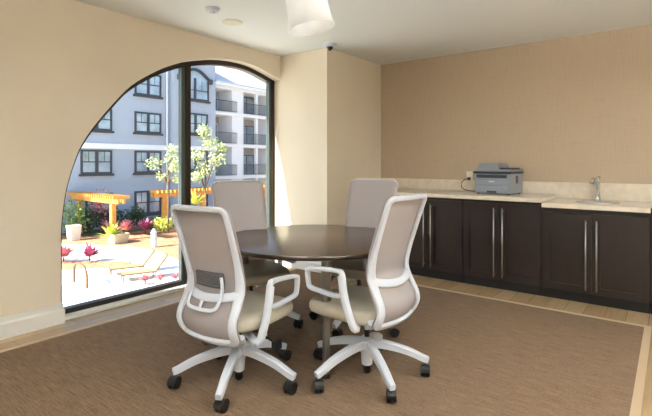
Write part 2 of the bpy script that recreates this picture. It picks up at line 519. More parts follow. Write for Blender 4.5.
c2 = obj('worktop', bm, M['stone']); tag(c2, 'cream stone worktop around the sink, the lower middle section', 'worktop')
bm = nb(); box(bm, XC, .72, YB - .02, YB - .001, .902, 1.072)
o = obj('backsplash', bm, M['stone']); tag(o, 'low cream stone backsplash strip along the tan wall', 'backsplash')
# sink bowl
bm = nb()
rings = []
for f, z in ((1.07, .9005), (1.06, .907), (1.0, .904), (.97, .88), (.90, .80), (.72, .765), (.2, .76), (.19, .757), (.9, .76), (1.0, .80), (1.0, .885), (1.07, .9005)):
    rings.append([(SXC + (SA * f if f > .6 else SA * f) * math.cos(2 * PI * k / N), SYC + SB * f * math.sin(2 * PI * k / N), z) for k in range(N)])
loft(bm, rings[:8])
o = thing('sink', 'oval stainless steel sink bowl set into the lower stone worktop', 'sink', (0, 0, 0))
obj('bowl', bm, M['steel'], o, smooth='auto')
bm = nb(); lathe(bm, [(.0, 0), (.028, 0), (.028, .004), (.018, .005), (0, .003)], 20, (SXC, SYC, .762), cap=False); obj('drain', bm, M['chrome'], o, smooth=True)
# faucet
fx, fy = -.585, 5.17
o = thing('faucet', 'chrome single-lever faucet standing behind the oval sink', 'faucet', (fx, fy, .90))
bm = nb(); lathe(bm, [(.034, 0), (.034, .008), (.027, .014), (.024, .05), (.022, .12), (.025, .15), (.026, .17), (.018, .185), (0, .187)], 20, cap=False)
obj('body', bm, M['chrome'], o, smooth=True)
bm = nb(); P = catmull([(0, -.005, .13), (-.008, -.035, .195), (-.018, -.07, .218), (-.026, -.10, .208), (-.030, -.118, .178)], 6)
tube(bm, P, [.020 - .002 * math.sin(k / len(P) * PI) + .004 * (k > len(P) * .75) for k in range(len(P))], 12)
obj('spout', bm, M['chrome'], o, smooth=True)
bm = nb(); tube(bm, [(0, 0, .18), (.003, .006, .205), (.008, .014, .225), (.016, .024, .24)], [.018, .019, .016, .012], 10)
obj('lever', bm, M['chrome'], o, smooth=True)

# ------------------------------------------------------------------ printer
pr = thing('printer', 'grey multifunction laser printer with black scanner lid edge on worktop', 'printer', (-1.502, 5.06, .94), math.radians(-4))
pr.scale = (1.04, 1.15, 1.17)
W, D = .185, .17     # half sizes
bm = nb(); box(bm, -W, W, -D, D, .008, .19); obj('body', bm, M['printer'], pr, bevel=.012)
for sx in (-1, 1):
    for sy in (-1, 1):
        bm = nb(); lathe(bm, [(.012, 0), (.012, .01)], 10, (sx * (W - .03), sy * (D - .03), 0)); obj('foot', bm, M['black_plastic'], pr)
bm = nb(); box(bm, -W + .012, W - .012, -D - .006, -D + .02, .015, .088); obj('paper_tray', bm, M['printer'], pr, bevel=.004)
tray = pr.children[-1]
bm = nb(); box(bm, -.05, .05, -D - .009, -D - .003, .018, .034); obj('tray_grip', bm, M['printer_dark'], tray)
bm = nb(); box(bm, -W + .012, W - .012, -D - .004, -D + .02, .092, .135); obj('front_cover', bm, M['printer'], pr, bevel=.003)
cov = pr.children[-1]
bm = nb(); box(bm, -.028, .028, -D - .0065, -D - .003, .113, .124); obj('name_plate', bm, M['printer_light'], cov)
bm = nb(); box(bm, -W + .025, W - .035, -D - .002, -D + .02, .15, .178); obj('output_slot', bm, M['printer_dark'], pr)
bm = nb(); box(bm, -W - .008, W + .008, -D - .012, D, .19, .208); obj('scanner_rim', bm, M['printer_dark'], pr, bevel=.004)
bm = nb(); box(bm, -W - .004, W + .004, -D + .01, D, .208, .228); obj('scanner_lid', bm, M['printer'], pr, bevel=.006)
bm = nb(); loft(bm, [[(-W + .0, -D + .04, .228), (-W + .0, D - .01, .228), (-W + .02, D - .02, .286), (-W + .02, -D + .08, .286)],
                     [(.06, -D + .04, .228), (.06, D - .01, .228), (.03, D - .02, .286), (.03, -D + .08, .286)]])
obj('document_feeder', bm, M['printer'], pr, bevel=.006)
bm = nb(); box(bm, .05, W - .02, -D + .07, D - .04, .226, .242); obj('feeder_tray', bm, M['printer_dark'], pr, bevel=.004)
bm = nb(); box(bm, W - .002, W + .003, -.03, .03, .10, .17); obj('side_grip', bm, M['printer_dark'], pr, bevel=.003)
bm = nb(); box(bm, -W + .02, -W + .11, -D - .014, -D - .008, .192, .206); obj('control_panel', bm, M['printer_dark'], pr)

# outlet, plug and cord
o = thing('wall_outlet', 'white wall outlet with a black plug beside the printer', 'outlet', (-1.915, YB, 1.115))
bm = nb(); box(bm, -.037, .037, -.006, 0, -.058, .058); obj('cover_plate', bm, M['outlet'], o, bevel=.002)
bm = nb(); lathe(bm, [(.017, 0), (.017, .003)], 16, M=Matrix.Translation((0, -.006, .026)) @ Matrix.Rotation(PI / 2, 4, 'X'))
obj('socket', bm, M['outlet'], o)
cd = thing('power_cord', 'dark power cord looping from the wall outlet to the printer', 'cord', (0, 0, 0))
bm = nb(); box(bm, -1.93, -1.90, YB - .045, YB - .007, 1.072, 1.104); obj('plug', bm, M['black_plastic'], cd, bevel=.005)
bm = nb(); tube(bm, catmull([(-1.915, YB - .045, 1.088), (-1.945, YB - .07, 1.08), (-1.985, YB - .08, 1.04), (-1.975, YB - .09, .985), (-1.92, YB - .09, .955), (-1.83, YB - .08, .947), (-1.76, YB - .07, .96), (-1.70, YB - .072, .98)], 8), .0045, 8)
obj('cable', bm, M['black_plastic'], cd, smooth=True)

# ------------------------------------------------------------------ table
TC = (-2.05, 2.545); TR = .675
tb = thing('round_table', 'round espresso conference table in the middle of the rug', 'table', (TC[0], TC[1], .0085))
bm = nb(); lathe(bm, [(TR - .02, .7), (TR - .004, .703), (TR, .71), (TR, .722), (TR - .004, .729), (TR - .012, .7315)], 96)
obj('tabletop', bm, M['table'], tb, smooth='auto')
bm = nb(); lathe(bm, [(TR + .0005, .709), (TR + .0012, .711), (TR + .0012, .722), (TR + .0005, .724)], 96, cap=False)
obj('edge_band', bm, M['table_edge'], tb, smooth=True)
for k in range(3):
    a = math.radians(-45 + 120 * k); lx, ly = .60 * math.cos(a), .60 * math.sin(a)
    bm = nb(); lathe(bm, [(.05, .694), (.05, .70)], 24, (lx, ly, 0)); lathe(bm, [(.029, .34), (.031, .345), (.031, .694)], 20, (lx, ly, 0))
    lathe(bm, [(.022, .025), (.022, .342)], 20, (lx, ly, 0))
    lg = obj('leg', bm, M['leg_metal'], tb, smooth='auto')
    bm = nb(); lathe(bm, [(.026, 0), (.026, .012), (.018, .026)], 16, (lx, ly, 0)); obj('leg_glide', bm, M['black_plastic'], lg)
bm = nb()
for k in range(3):
    a = math.radians(-45 + 120 * k)
    box(bm, .0, .58, -.02, .02, .682, .70, Matrix.Rotation(a, 4, 'Z'))
obj('support_frame', bm, M['black_plastic'], tb)

# ------------------------------------------------------------------ office chair
YP = [(.36, -.16), (.41, -.225), (.47, -.262), (.53, -.262), (.60, -.225), (.68, -.195), (.78, -.212), (.90, -.25), (1.0, -.285), (1.11, -.325)]
HW = [(.36, .185), (.41, .205), (.47, .213), (.55, .209), (.64, .203), (.70, .202), (.80, .206), (1.0, .210), (1.11, .212)]
def smooth_tab(tab):
    P = catmull([(a, b, 0) for a, b in tab], 6); return [(p.x, p.y) for p in P]
YPs, HWs = smooth_tab(YP), smooth_tab(HW)
def S(x, z, off=0):
    hw = lerp_tab(HWs, z); u = min(1, abs(x) / hw)
    bow = .045 if z < .6 else .045 - .025 * min(1, (z - .6) / .5)
    return Vector((x, lerp_tab(YPs, z) - bow * (1 - u * u) + off, z))
def Nrm(x, z):
    e = .004
    a = S(x + e, z) - S(x - e, z); b = S(x, z + e) - S(x, z - e)
    return a.cross(b).normalized()
def loop_path(z0, z1, inset, rc):
    """outline of the back in x,z as closed list, rounded corners"""
    P = []
    hw = lambda z: lerp_tab(HWs, z) - inset
    zs = [z0 + rc + (z1 - z0 - 2 * rc) * k / 26 for k in range(27)]
    left = [(-hw(z), z) for z in zs]
    def corner(cx_, cz, a0):
        return [(cx_ + rc * math.cos(math.radians(a0 + 90 * k / 6)), cz + rc * math.sin(math.radians(a0 + 90 * k / 6))) for k in range(1, 6)]
    ht, hb = hw(z1 - rc), hw(z0 + rc)
    tl = [(-ht + rc - rc * math.cos(math.radians(15 * k)), z1 - rc + rc * math.sin(math.radians(15 * k))) for k in range(1, 6)]
    top = [(x, z1) for x in [(-ht + rc) + (2 * ht - 2 * rc) * k / 10 for k in range(11)]]
    tr = [(-x, z) for x, z in tl[::-1]]
    right = [(-x, z) for x, z in left[::-1]]
    br = [(hb - rc + rc * math.cos(math.radians(15 * k)), z0 + rc - rc * math.sin(math.radians(15 * k))) for k in range(1, 6)]
    bot = [(x, z0) for x in [(hb - rc) - (2 * hb - 2 * rc) * k / 10 for k in range(11)]]
    bl = [(-x, z) for x, z in br[::-1]]
    return left + tl + top + tr + right + br + bot + bl

CH_DZ = {}
def make_chair():
    t = thing('office_chair', '', 'chair', (0, 0, 0), 0, 'white-framed swivel chairs around the table')
    # base
    bm = nb(); lathe(bm, [(.026, .06), (.032, .065), (.036, .13), (.045, .15), (.048, .215), (.036, .225), (.03, .228)], 24)
    obj('base_hub', bm, M['white_plastic'], t, smooth='auto')
    bm = nb(); lathe(bm, [(.019, .012), (.024, .02), (.024, .062)], 16); obj('cylinder_foot', bm, M['black_plastic'], t, smooth='auto')
    for k in range(5):
        a = 2 * PI * k / 5
        bm = nb()
        P = catmull([(.03, 0, .19), (.12, 0, .178), (.24, 0, .145), (.335, 0, .102), (.366, 0, .091)], 4)
        n = len(P)
        prof = [(-.5, -.5), (-.5, .3), (-.32, .5), (.32, .5), (.5, .3), (.5, -.5)]
        sweep(bm, [Matrix.Rotation(a, 4, 'Z') @ p for p in P], prof, up=(0, 0, 1), scale=[(.050 - .018 * i / (n - 1), .046 - .012 * i / (n - 1)) for i in range(n)])
        obj('leg', bm, M['white_plastic'], t)
        R_ = Matrix.Rotation(a, 4, 'Z'); cs = R_ @ Vector((.350, 0, 0))
        Mc = Matrix.Translation((cs.x, cs.y, 0)) @ Matrix.Rotation(a + 1.1 + k * 1.7, 4, 'Z')
        bm = nb(); 
        lathe(bm, [(.006, .05), (.006, .10)], 8, M=Mc)
        pts = []
        rr = .034
        sweep(bm, [Mc @ Vector((.018 + rr * math.cos(q), 0, .033 + rr * math.sin(q))) for q in [math.radians(v) for v in (0, 30, 60, 90, 120, 150, 180)]], [(-.024, -.003), (-.024, .004), (.024, .004), (.024, -.003)], up=Mc.to_3x3() @ Vector((0, 1, 0)) * 0 + Vector((0, 0, 1)))
        cst = obj('caster', bm, M['black_plastic'], t)
        for s in (-1, 1):
            bm = nb()
            Mw = Mc @ Matrix.Translation((.018, s * .014, .033)) @ Matrix.Rotation(PI / 2, 4, 'X')
            lathe(bm, [(.012, -.012), (.029, -.012), (.033, -.007), (.033, .007), (.029, .012), (.012, .012)], 20, M=Mw)
            obj('wheel', bm, M['black_plastic'], cst, smooth='auto')
    bm = nb(); lathe(bm, [(.0155, .226), (.0155, .40)], 16); obj('gas_lift', bm, M['black_plastic'], t, smooth='auto')
    up = []
    # under-seat mechanism
    bm = nb(); box(bm, -.075, .075, -.13, .09, .365, .405); box(bm, -.05, .05, -.24, -.12, .36, .395)
    up.append(obj('tilt_mechanism', bm, M['grey_plastic'], t, bevel=.01))
    bm = nb(); tube(bm, catmull([(.07, .0, .385), (.14, .02, .372), (.20, .03, .345), (.245, .03, .335)], 5), .006, 8)
    box(bm, .235, .262, .0, .06, .30, .352)
    up.append(obj('height_lever', bm, M['black_plastic'], t))
    # seat cushion
    bm = nb()
    def outline(s, z, dy=0):
        out = []
        for k in range(40):
            q = 2 * PI * k / 40; c, sn = math.cos(q), math.sin(q)
            e = .42
            x = math.copysign(abs(c) ** e, c) * (.245 - s); y = math.copysign(abs(sn) ** e, sn) * (.248 - s)
            wf = 1 - .05 * max(0, -y / .235)
            zz = z - (.018 * max(0, (y - .10) / .13) ** 2 if z > .48 else 0)
            out.append((x * wf, y + .02 + dy, zz))
        return out
    loft(bm, [outline(.06, .404), outline(.022, .406), outline(.006, .416), outline(0, .432), outline(0, .452), outline(.004, .466), outline(.014, .477), outline(.032, .484), outline(.06, .487), outline(.12, .486), outline(.19, .485)])
    up.append(obj('seat', bm, M['seat'], t, smooth=True))
    # back frame
    bm = nb()
    L = loop_path(.405, 1.108, .016, .036)
    pts = [S(x, z) for x, z in L]; ups = [Nrm(x, z) for x, z in L]
    wd = [lerp_tab([(.40, .044), (.55, .044), (.66, .054), (.80, .036), (1.0, .029), (1.11, .028)], z) for x, z in L]
    sweep(bm, pts, rrect(1, 1, .28, 2), True, ups, [(w_, .024) for w_ in wd])
    xs = [-.19 + .38 * k / 16 for k in range(17)]
    zc = lambda x: .625 + .035 * (x / .215) ** 2
    sweep(bm, [S(x, zc(x)) for x in xs], rrect(.046, .026, .010, 2), False, [Nrm(x, zc(x)) for x in xs])
    up.append(obj('back_frame', bm, M['white_plastic'], t, smooth='auto'))
    # mesh panel, stretched over the front of the frame
    bm = nb(); rows = []
    z0, z1, rc = .40, 1.114, .042
    nz, nx = 36, 12
    for i in range(nz + 1):
        z = z0 + (z1 - z0) * i / nz
        h = lerp_tab(HWs, z) + .002
        for d in (z - z0, z1 - z):
            if d < rc: h = h - rc + math.sqrt(max(0, rc * rc - (rc - d) ** 2))
        rows.append([bm.verts.new(S(-h + 2 * h * k / nx, z, .020)) for k in range(nx + 1)])
    for A, B in zip(rows, rows[1:]):
        for k in range(nx): bm.faces.new((A[k], A[k + 1], B[k + 1], B[k]))
    o_ = obj('backrest', bm, M['mesh'], t, smooth=True); so = o_.modifiers.new('thick', 'SOLIDIFY'); so.thickness = .006
    up.append(o_)
    # lumbar support: dark ribbed pad and white yoke
    bm = nb()
    for i in range(6):
        z = .685 + .013 * i
        sweep(bm, [S(x, z, -.006) for x in [-.10 + .20 * k / 8 for k in range(9)]], rrect(.012, .010, .003, 1), False, Vector((0, -1, 0)))
    rows = [[bm.verts.new(S(-.10 + .20 * k / 8, z, .002)) for k in range(9)] for z in (.675, .70, .72, .74, .76)]
    for A, B in zip(rows, rows[1:]):
        for k in range(8): bm.faces.new((A[k], A[k + 1], B[k + 1], B[k]))
    lp = obj('lumbar_support', bm, M['lumbar'], t)
    up.append(lp)
    bm = nb()
    Q = [(-.108, .745), (-.110, .70), (-.110, .64), (-.106, .60), (-.085, .582), (-.03, .578), (.03, .578), (.085, .582), (.106, .60), (.110, .64), (.110, .70), (.108, .745)]
    Q = [(p.x, p.y) for p in catmull([(a, b, 0) for a, b in Q], 3)]
    sweep(bm, [S(x, z, -.030) for x, z in Q], rrect(.020, .010, .004, 1), False, [Nrm(x, z) for x, z in Q])
    sweep(bm, [S(0, z, -.030) for z in (.575, .59, .61, .62)], rrect(.02, .01, .004, 1), False, Vector((0, -1, 0)))
    up.append(obj('lumbar_bracket', bm, M['white_plastic'], t))
    # lower brackets joining back frame to mechanism
    bm = nb()
    for s in (-1, 1):
        sweep(bm, catmull([(s * .195, -.215, .435), (s * .17, -.175, .395), (s * .11, -.13, .378), (s * .05, -.10, .378)], 5), rrect(.05, .03, .01, 2), False, (0, 0, 1))
    up.append(obj('back_bracket', bm, M['white_plastic'], t, smooth='auto'))
    # armrests
    for s in (-1, 1):
        bm = nb(); X = s * .282
        loopP = catmull([(X, -.072, .690), (X, -.03, .704), (X, .08, .697), (X, .16, .687), (X, .182, .668), (X, .175, .60), (X, .155, .578), (X, .08, .570), (X, -.04, .566), (X, -.085, .60)], 4, True)
        cc = [lerp_tab([(.565, .030), (.62, .028), (.70, .036)], p.z) for p in loopP]
        sweep(bm, loopP, rrect(1, 1, .3, 2), True, Vector((s, 0, 0)), [(.024, c) for c in cc])
        sweep(bm, catmull([(X, -.068, .68), (X, -.082, .60), (X, -.105, .52), (X, -.135, .45), (s * .272, -.145, .415), (s * .24, -.14, .395), (s * .12, -.06, .388), (s * .06, -.04, .388)], 5),
              rrect(.036, .040, .012, 2), False, Vector((s, 0, .15)))
        up.append(obj('armrest', bm, M['white_plastic'], t, smooth='auto'))
    return t, [u.name.split('.')[0] for u in up]

chair, UPPER = make_chair()
CH = [
    ((-2.0, 1.78), math.radians(6), 230, -.075, 'white-framed mesh swivel chair nearest the camera, its back turned, left of the near pair'),
    ((-1.49, 2.295), math.radians(87), 252, -.03, 'white-framed mesh swivel chair on the right of the table, side-on with loop armrest toward camera'),
    ((-2.52, 2.355), math.radians(-113), 44, .005, 'swivel chair with pale mesh back in front of the arched window, facing the camera'),
    ((-1.96, 2.98), math.radians(-171), -14, .01, 'swivel chair behind the table by the cream corner pier, pale back above tabletop'),
]
def place_chair(r, loc, rot, th, dz, label, base=(0, 0)):
    bo = Matrix.Rotation(-rot, 3, 'Z') @ Vector((base[0], base[1], 0))
    r.location = (loc[0], loc[1], .0085); r.rotation_euler = (0, 0, rot); r['label'] = label
    for c in r.children:
        nm = c.name.split('.')[0]
        if nm in UPPER: c.location.z = dz if nm != 'seat' else max(dz, -.035)
        if nm in ('leg', 'caster', 'base_hub', 'gas_lift', 'cylinder_foot'): c.location = bo
        if nm in ('leg', 'caster'): c.rotation_euler = (0, 0, math.radians(th) - rot)
for i, (loc, rot, th, dz, label) in enumerate(CH):
    r = chair if i == len(CH) - 1 else dup(chair, (0, 0, 0), 0, '')
    place_chair(r, loc, rot, th, dz, label, [(-.003, -.002), (.035, .006), (0, 0), (0, 0)][i])
    for c in r.children:
        if i >= 2 and c.name.startswith('armrest'): c.location.z = -.055     # armrests set low, tucked under the tabletop
    if i == 1:
        for c in [c for c in r.children if c.name.startswith('lumbar')]: bpy.data.objects.remove(c)

# ------------------------------------------------------------------ ceiling fittings
t = thing('pendant_lamp', 'white tapered drum pendant lamp hanging over the round table', 'lamp', (-2.10, 2.55, 2.6))
tilt = Matrix.Rotation(math.radians(-11), 4, Vector((-.609, .793, 0)))
Ms = Matrix.Translation((0.02, -.01, -.345)) @ tilt
bm = nb(); lathe(bm, [(.173, 0), (.165, .02), (.158, .06), (.152, .14), (.146, .28)], 48, M=Ms, cap=False)
obj('lamp_shade', bm, M['shade'], t, smooth='auto')
bm = nb(); lathe(bm, [(.008, .14), (.02, .15), (.032, .18), (.03, .21), (.015, .24), (.015, .28)], 16, M=Ms); obj('bulb', bm, M['outlet'], t, smooth=True)
ld = bpy.data.lights.new('pendant_light', 'POINT'); ld.energy = .6; ld.shadow_soft_size = .05; ld.color = (1, .98, .95)
lo_ = bpy.data.objects.new('pendant_light', ld); lo_.location = (-2.08, 2.54, 2.41); SC.collection.objects.link(lo_)
bm = nb(); lathe(bm, [(.06, -.02), (.06, 0)], 24); tube(bm, [(0, 0, -.01), (-.01, 0, -.07)], .006, 8); obj('canopy', bm, M['shade'], t)
t = thing('smoke_detector', 'small white smoke detector on the ceiling above the arched window', 'smoke detector', (-3.12, 2.47, 2.6))
bm = nb(); lathe(bm, [(.062, 0), (.062, -.012), (.05, -.03), (.035, -.034)][::-1], 28); obj('housing', bm, M['white_plastic'], t, smooth='auto')
bm = nb(); lathe(bm, [(.022, -.045), (.026, -.034)], 16); obj('sensor_cap', bm, M['white_plastic'], t, smooth='auto')
bm = nb(); lathe(bm, [(.0, -.006), (.085, -.006), (.098, -.004), (.10, 0)], 40, cap=False)
o = thing('ceiling_speaker', 'flat round off-white speaker cover flush with the ceiling', 'speaker', (-3.28, 2.83, 2.6))
obj('speaker_ring', bm, mat('speaker_cream', rgb(232, 226, 210), .7), o, smooth=True)
bm = nb(); lathe(bm, [(.0, -.0085), (.08, -.0085), (.082, -.006)], 40, cap=False); obj('speaker_grille', bm, mat('speaker_grille', rgb(234, 228, 213), .8, bump=.4, bscale=600), o)
t = thing('dome_camera', 'small security camera with black dome at the pier corner of the ceiling', 'camera', (-3.03, 4.02, 2.6))
bm = nb(); lathe(bm, [(.055, -.032), (.07, -.024), (.072, 0)], 28); obj('mount', bm, M['white_plastic'], t, smooth='auto')
bm = nb(); lathe(bm, [(.0, -.072), (.014, -.069), (.028, -.054), (.036, -.032)], 24, cap=False); obj('dome', bm, M['dome'], t, smooth=True)
# ------------------------------------------------------------------ outside: courtyard one storey below
G = -3.7
XF = -33.5
E_ = {}
E_['deck'] = mat('pale_concrete_deck', rgb(232, 228, 220), .8, var=.04, scale=.6)
E_['mulch'] = mat('orange_mulch', rgb(168, 124, 92), .95, var=.35, scale=5, bump=1, bscale=14)
E_['lawn'] = mat('dark_green_groundcover', rgb(78, 96, 62), .95, var=.35, scale=6)
E_['stucco'] = mat('pale_blue_grey_stucco', rgb(174, 182, 196), .9, var=.03, scale=1)
E_['stucco_low'] = mat('mid_grey_blue_stucco', rgb(172, 180, 194), .9, var=.03, scale=1)
E_['stucco_white'] = mat('white_stucco', rgb(236, 236, 238), .9, var=.02, scale=1)
E_['frame'] = mat('dark_window_frame', rgb(62, 62, 70), .5)
E_['pane'] = mat('facade_window_pane', rgb(150, 165, 180), .12, var=.35, scale=.9, spec=1, coat=.5)
E_['shadow_room'] = mat('balcony_back_wall', rgb(170, 165, 160), .8)  # one even grey, darker than the white wing stucco
E_['rail'] = mat('dark_railing', rgb(70, 66, 66), .5)
E_['roof'] = mat('pale_grey_roof', rgb(214, 208, 212), .8, var=.04, scale=2)
E_['wood'] = mat('orange_cedar', rgb(214, 150, 74), .7, var=.12, scale=3)
E_['white'] = mat('white_planter', rgb(214, 208, 198), .7)
E_['stonep'] = mat('stone_planter', rgb(176, 158, 130), .8, var=.15, scale=6)
E_['bark'] = mat('tree_bark', rgb(104, 84, 68), .9, var=.2, scale=8)
E_['leaf_pale'] = mat('pale_green_leaves', rgb(186, 196, 138), .6, var=.25, scale=4)
E_['leaf_green'] = mat('green_leaves', rgb(104, 134, 70), .6, var=.3, scale=4)
E_['leaf_dark'] = mat('dark_green_leaves', rgb(58, 80, 50), .6, var=.3, scale=4)
E_['leaf_lime'] = mat('lime_leaves', rgb(196, 200, 88), .6, var=.2, scale=4)
E_['pink'] = mat('magenta_leaves', rgb(190, 100, 134), .6, var=.3, scale=5)
E_['pinkred'] = mat('pink_red_leaves', rgb(208, 138, 144), .6, var=.3, scale=5)
E_['bluep'] = mat('pale_blue_metal', rgb(184, 204, 214), .4)
E_['sling'] = mat('cream_sling_fabric', rgb(150, 128, 98), .8)
E_['loungef'] = mat('tan_lounger_frame', rgb(112, 82, 56), .5)
E_['water'] = mat('pool_water', rgb(170, 205, 215), .05, var=.05, scale=3, bump=.3, bscale=4)

def quadbox(name, m, parent, *a, bevel=0):
    bm = nb(); box(bm, *a); return obj(name, bm, m, parent, bevel=bevel)

# ground
bm = nb()
def gpoly(bm, pts, z0, z1):
    A = [bm.verts.new((x, y, z0)) for x, y in pts]; B = [bm.verts.new((x, y, z1)) for x, y in pts]
    bm.faces.new(A[::-1]); bm.faces.new(B)
    for k in range(len(A)): bm.faces.new((A[k], A[(k + 1) % len(A)], B[(k + 1) % len(A)], B[k]))
box(bm, -60, -4.6, -30, 60, G - .3, G)
o = obj('pool_deck', bm, E_['deck']); struct(o)
bm = nb(); gpoly(bm, [(-33.5, 11), (-28.6, 12.4), (-27.6, 13.1), (-25.65, 14.2), (-22.6, 14.3), (-19.4, 13.5), (-15, 15), (-15, 42), (-33.5, 42)], G, G + .04)
o = obj('mulch_bed', bm, E_['mulch']); struct(o)
bm = nb(); gpoly(bm, [(-33.5, 13), (-30.3, 14.6), (-30.6, 19.5), (-31, 24), (-33.5, 28)], G + .04, G + .07)
o = obj('groundcover_strip', bm, E_['lawn']); struct(o)
bm = nb(); gpoly(bm, [(-25.5, 8.6), (-24.0, 9.9), (-21.52, 11.94), (-20.4, 11.3), (-21.9, 9.9), (-23.8, 7.6)], G, G + .05)
o = obj('mulch_island', bm, E_['mulch']); struct(o)

# swimming pool with handrail
bm = nb(); gpoly(bm, [(-24, 4.5), (-19.3, 8.15), (-17.6, 7.6), (-16.2, 6.4), (-19, 3.0)], G + .004, G + .012)
o = thing('swimming_pool', 'corner of a pale blue swimming pool below the window, left', 'pool', (0, 0, 0))
obj('water', bm, E_['water'], o)
bm = nb(); tube(bm, catmull([(-19.75, 8.52, G), (-19.75, 8.52, G + .55), (-19.55, 8.50, G + .80), (-19.15, 8.48, G + .86), (-18.7, 8.44, G + .78), (-18.45, 8.43, G + .5), (-18.42, 8.43, G)], 5), .05, 10)
o = obj('pool_handrail', bm, E_['loungef'], smooth=True); tag(o, 'tan curved metal pool handrail standing on the white deck', 'handrail')

# ---- apartment building
bld = thing('apartment_building', 'pale blue-grey four-storey apartment building with balconies and dark windows', 'building', (0, 0, 0))
quadbox('facade_wall', E_['stucco'], bld, XF - 4, XF, 4, 26.4, 2.7, 11.0)
quadbox('facade_lower_wall', E_['stucco_low'], bld, XF - 4, XF, 4, 26.4, G, 2.3)
quadbox('cornice', E_['stucco_white'], bld, XF - 4, XF + .12, 4, 22.0, 2.3, 2.7)
quadbox('bay_wall', E_['stucco'], bld, XF, XF + .6, 22.1, 26.4, G, 10.4)
quadbox('cornice', E_['stucco_white'], bld, XF, XF + .72, 22.0, 26.5, 2.35, 2.7)
bm = nb(); tube(bm, [(XF + .12, 21.75, 9.5), (XF + .12, 21.75, 3.1), (XF + .2, 21.75, 2.6), (XF + .12, 21.75, 2.2), (XF + .12, 21.75, G)], .07, 8)
obj('drain_pipe', bm, E_['stucco_white'], bld)
def fwin(y0, y1, z0, z1, x=XF, n=2, arch=0):
    bm = nb(); f = .13
    box(bm, x, x + .1, y0, y0 + f, z0, z1); box(bm, x, x + .1, y1 - f, y1, z0, z1)
    if not arch: box(bm, x, x + .1, y0 + f, y1 - f, z1 - f, z1)
    box(bm, x, x + .1, y0 + f, y1 - f, z0, z0 + f)
    for k in range(1, n):
        c = y0 + (y1 - y0) * k / n; box(bm, x, x + .09, c - .11, c + .11, z0 + f, z1 - (0 if arch else f))
    zm = (z0 + z1) / 2 if not arch else z0 + (z1 - z0) * .45
    box(bm, x, x + .06, y0 + f, y1 - f, zm - .04, zm + .04)
    for k in range(n):
        c = y0 + (y1 - y0) * (k + .5) / n; box(bm, x, x + .045, c - .02, c + .02, zm, z1 - f)
    box(bm, x, x + .18, y0 - .12, y1 + .12, z0 - .16, z0)
    if arch:
        P = [Vector((x + .08, y0 + (y1 - y0) * k / 12, z1 + arch * math.sin(PI * k / 12))) for k in range(13)]
        sweep(bm, P, [(-.08, -.12), (-.08, .12), (.08, .12), (.08, -.12)], up=(0, 0, 1))
        box(bm, x, x + .25, y0 - .3, y0 + .12, z1 - .35, z1 + .1); box(bm, x, x + .25, y1 - .12, y1 + .3, z1 - .35, z1 + .1)
    w = obj('window', bm, E_['frame'], bld)
    bm = nb()
    if arch:
        P = [(y0 + f, z0)] + [(y0 + f + (y1 - y0 - 2 * f) * k / 10, z1 + arch * math.sin(PI * k / 10) - .02) for k in range(11)] + [(y1 - f, z0)]
        bm.faces.new([bm.verts.new((x + .03, a, b)) for a, b in P])
        ext = bmesh.ops.extrude_face_region(bm, geom=bm.faces[:])
        for v in ext['geom']:
            if isinstance(v, bmesh.types.BMVert): v.co.x -= .02
    else: box(bm, x + .01, x + .03, y0 + f, y1 - f, z0 + f, z1 - f)
    obj('pane', bm, E_['pane'], w)
for yc, wd in ((20.1, 2.3), (16.0, 2.26), (12.0, 2.26)):
    for z0, z1 in ((6.65, 8.45), (3.65, 5.3), (.45, 2.2), (-2.85, -.98)):
        if yc == 16.0 and z0 < -2: continue
        fwin(yc - wd / 2, yc + wd / 2, z0, z1)
fwin(15.2, 17.2, -2.6, -1.0)
fwin(22.7, 25.6, 6.7, 8.6, XF + .6, 2, .75)
for z0, z1 in ((3.75, 5.55), (.6, 2.3), (-2.75, -.9)): fwin(22.9, 25.5, z0, z1, XF + .6, 2)
# balcony wing
BX = XF - 2.0
quadbox('wing_back_wall', E_['shadow_room'], bld, BX - 1.5, BX, 26.4, 46, G, 8.6)
piers = [(26.4, 26.75), (28.85, 30.3), (33.7, 35.4), (38.5, 40.2), (43.5, 46)]
for a, b in piers: quadbox('pier', E_['stucco_white'], bld, BX, XF, a, b, G, 8.35)
quadbox('pier', E_['stucco_white'], bld, XF - .3, XF - .02, 32.0, 32.3, G, 8.35)
for z in (5.75, 2.75, -.3): quadbox('floor_slab', E_['stucco_white'], bld, BX, XF + .1, 26.4, 46, z, z + .32)
quadbox('eave_beam', E_['stucco_white'], bld, BX, XF + .1, 26.4, 46, 8.2, 8.6)
openings = [(26.75, 28.85), (30.3, 33.7), (35.4, 38.5)]
for a, b in openings:
    for z in (6.07, 3.07, .02, G):
        fwd = bpy.data.objects
        bm = nb(); y0, y1, z1 = a + .15, b - .15, z + 2.05
        f = .08
        n = 2 if b - a < 2.5 else 3
        box(bm, BX, BX + .06, y0, y1, z1 - f, z1)
        for k in range(n + 1):
            c = y0 + (y1 - y0) * k / n; box(bm, BX, BX + .06, c - f / 2, c + f / 2, z, z1)
        w = obj('balcony_door', bm, E_['frame'] if n == 3 else E_['stucco_white'], bld)
        bm = nb(); box(bm, BX + .01, BX + .03, y0, y1, z, z1 - f); obj('pane', bm, E_['pane'], w)
        bm = nb(); Xr = XF + .16
        y_0, y_1 = (a - .1, b + .45) if n == 2 else (a - .05, b + .05)
        box(bm, Xr, Xr + .05, y_0, y_1, z + 1.0, z + 1.06); box(bm, Xr, Xr + .05, y_0, y_1, z + .05, z + .1)
        kk = int((y_1 - y_0) / .13)
        for k in range(kk + 1):
            y = y_0 + (y_1 - y_0) * k / kk; box(bm, Xr + .01, Xr + .035, y - .015, y + .015, z + .05, z + 1.0)
        obj('railing', bm, E_['rail'], bld)
bm = nb()
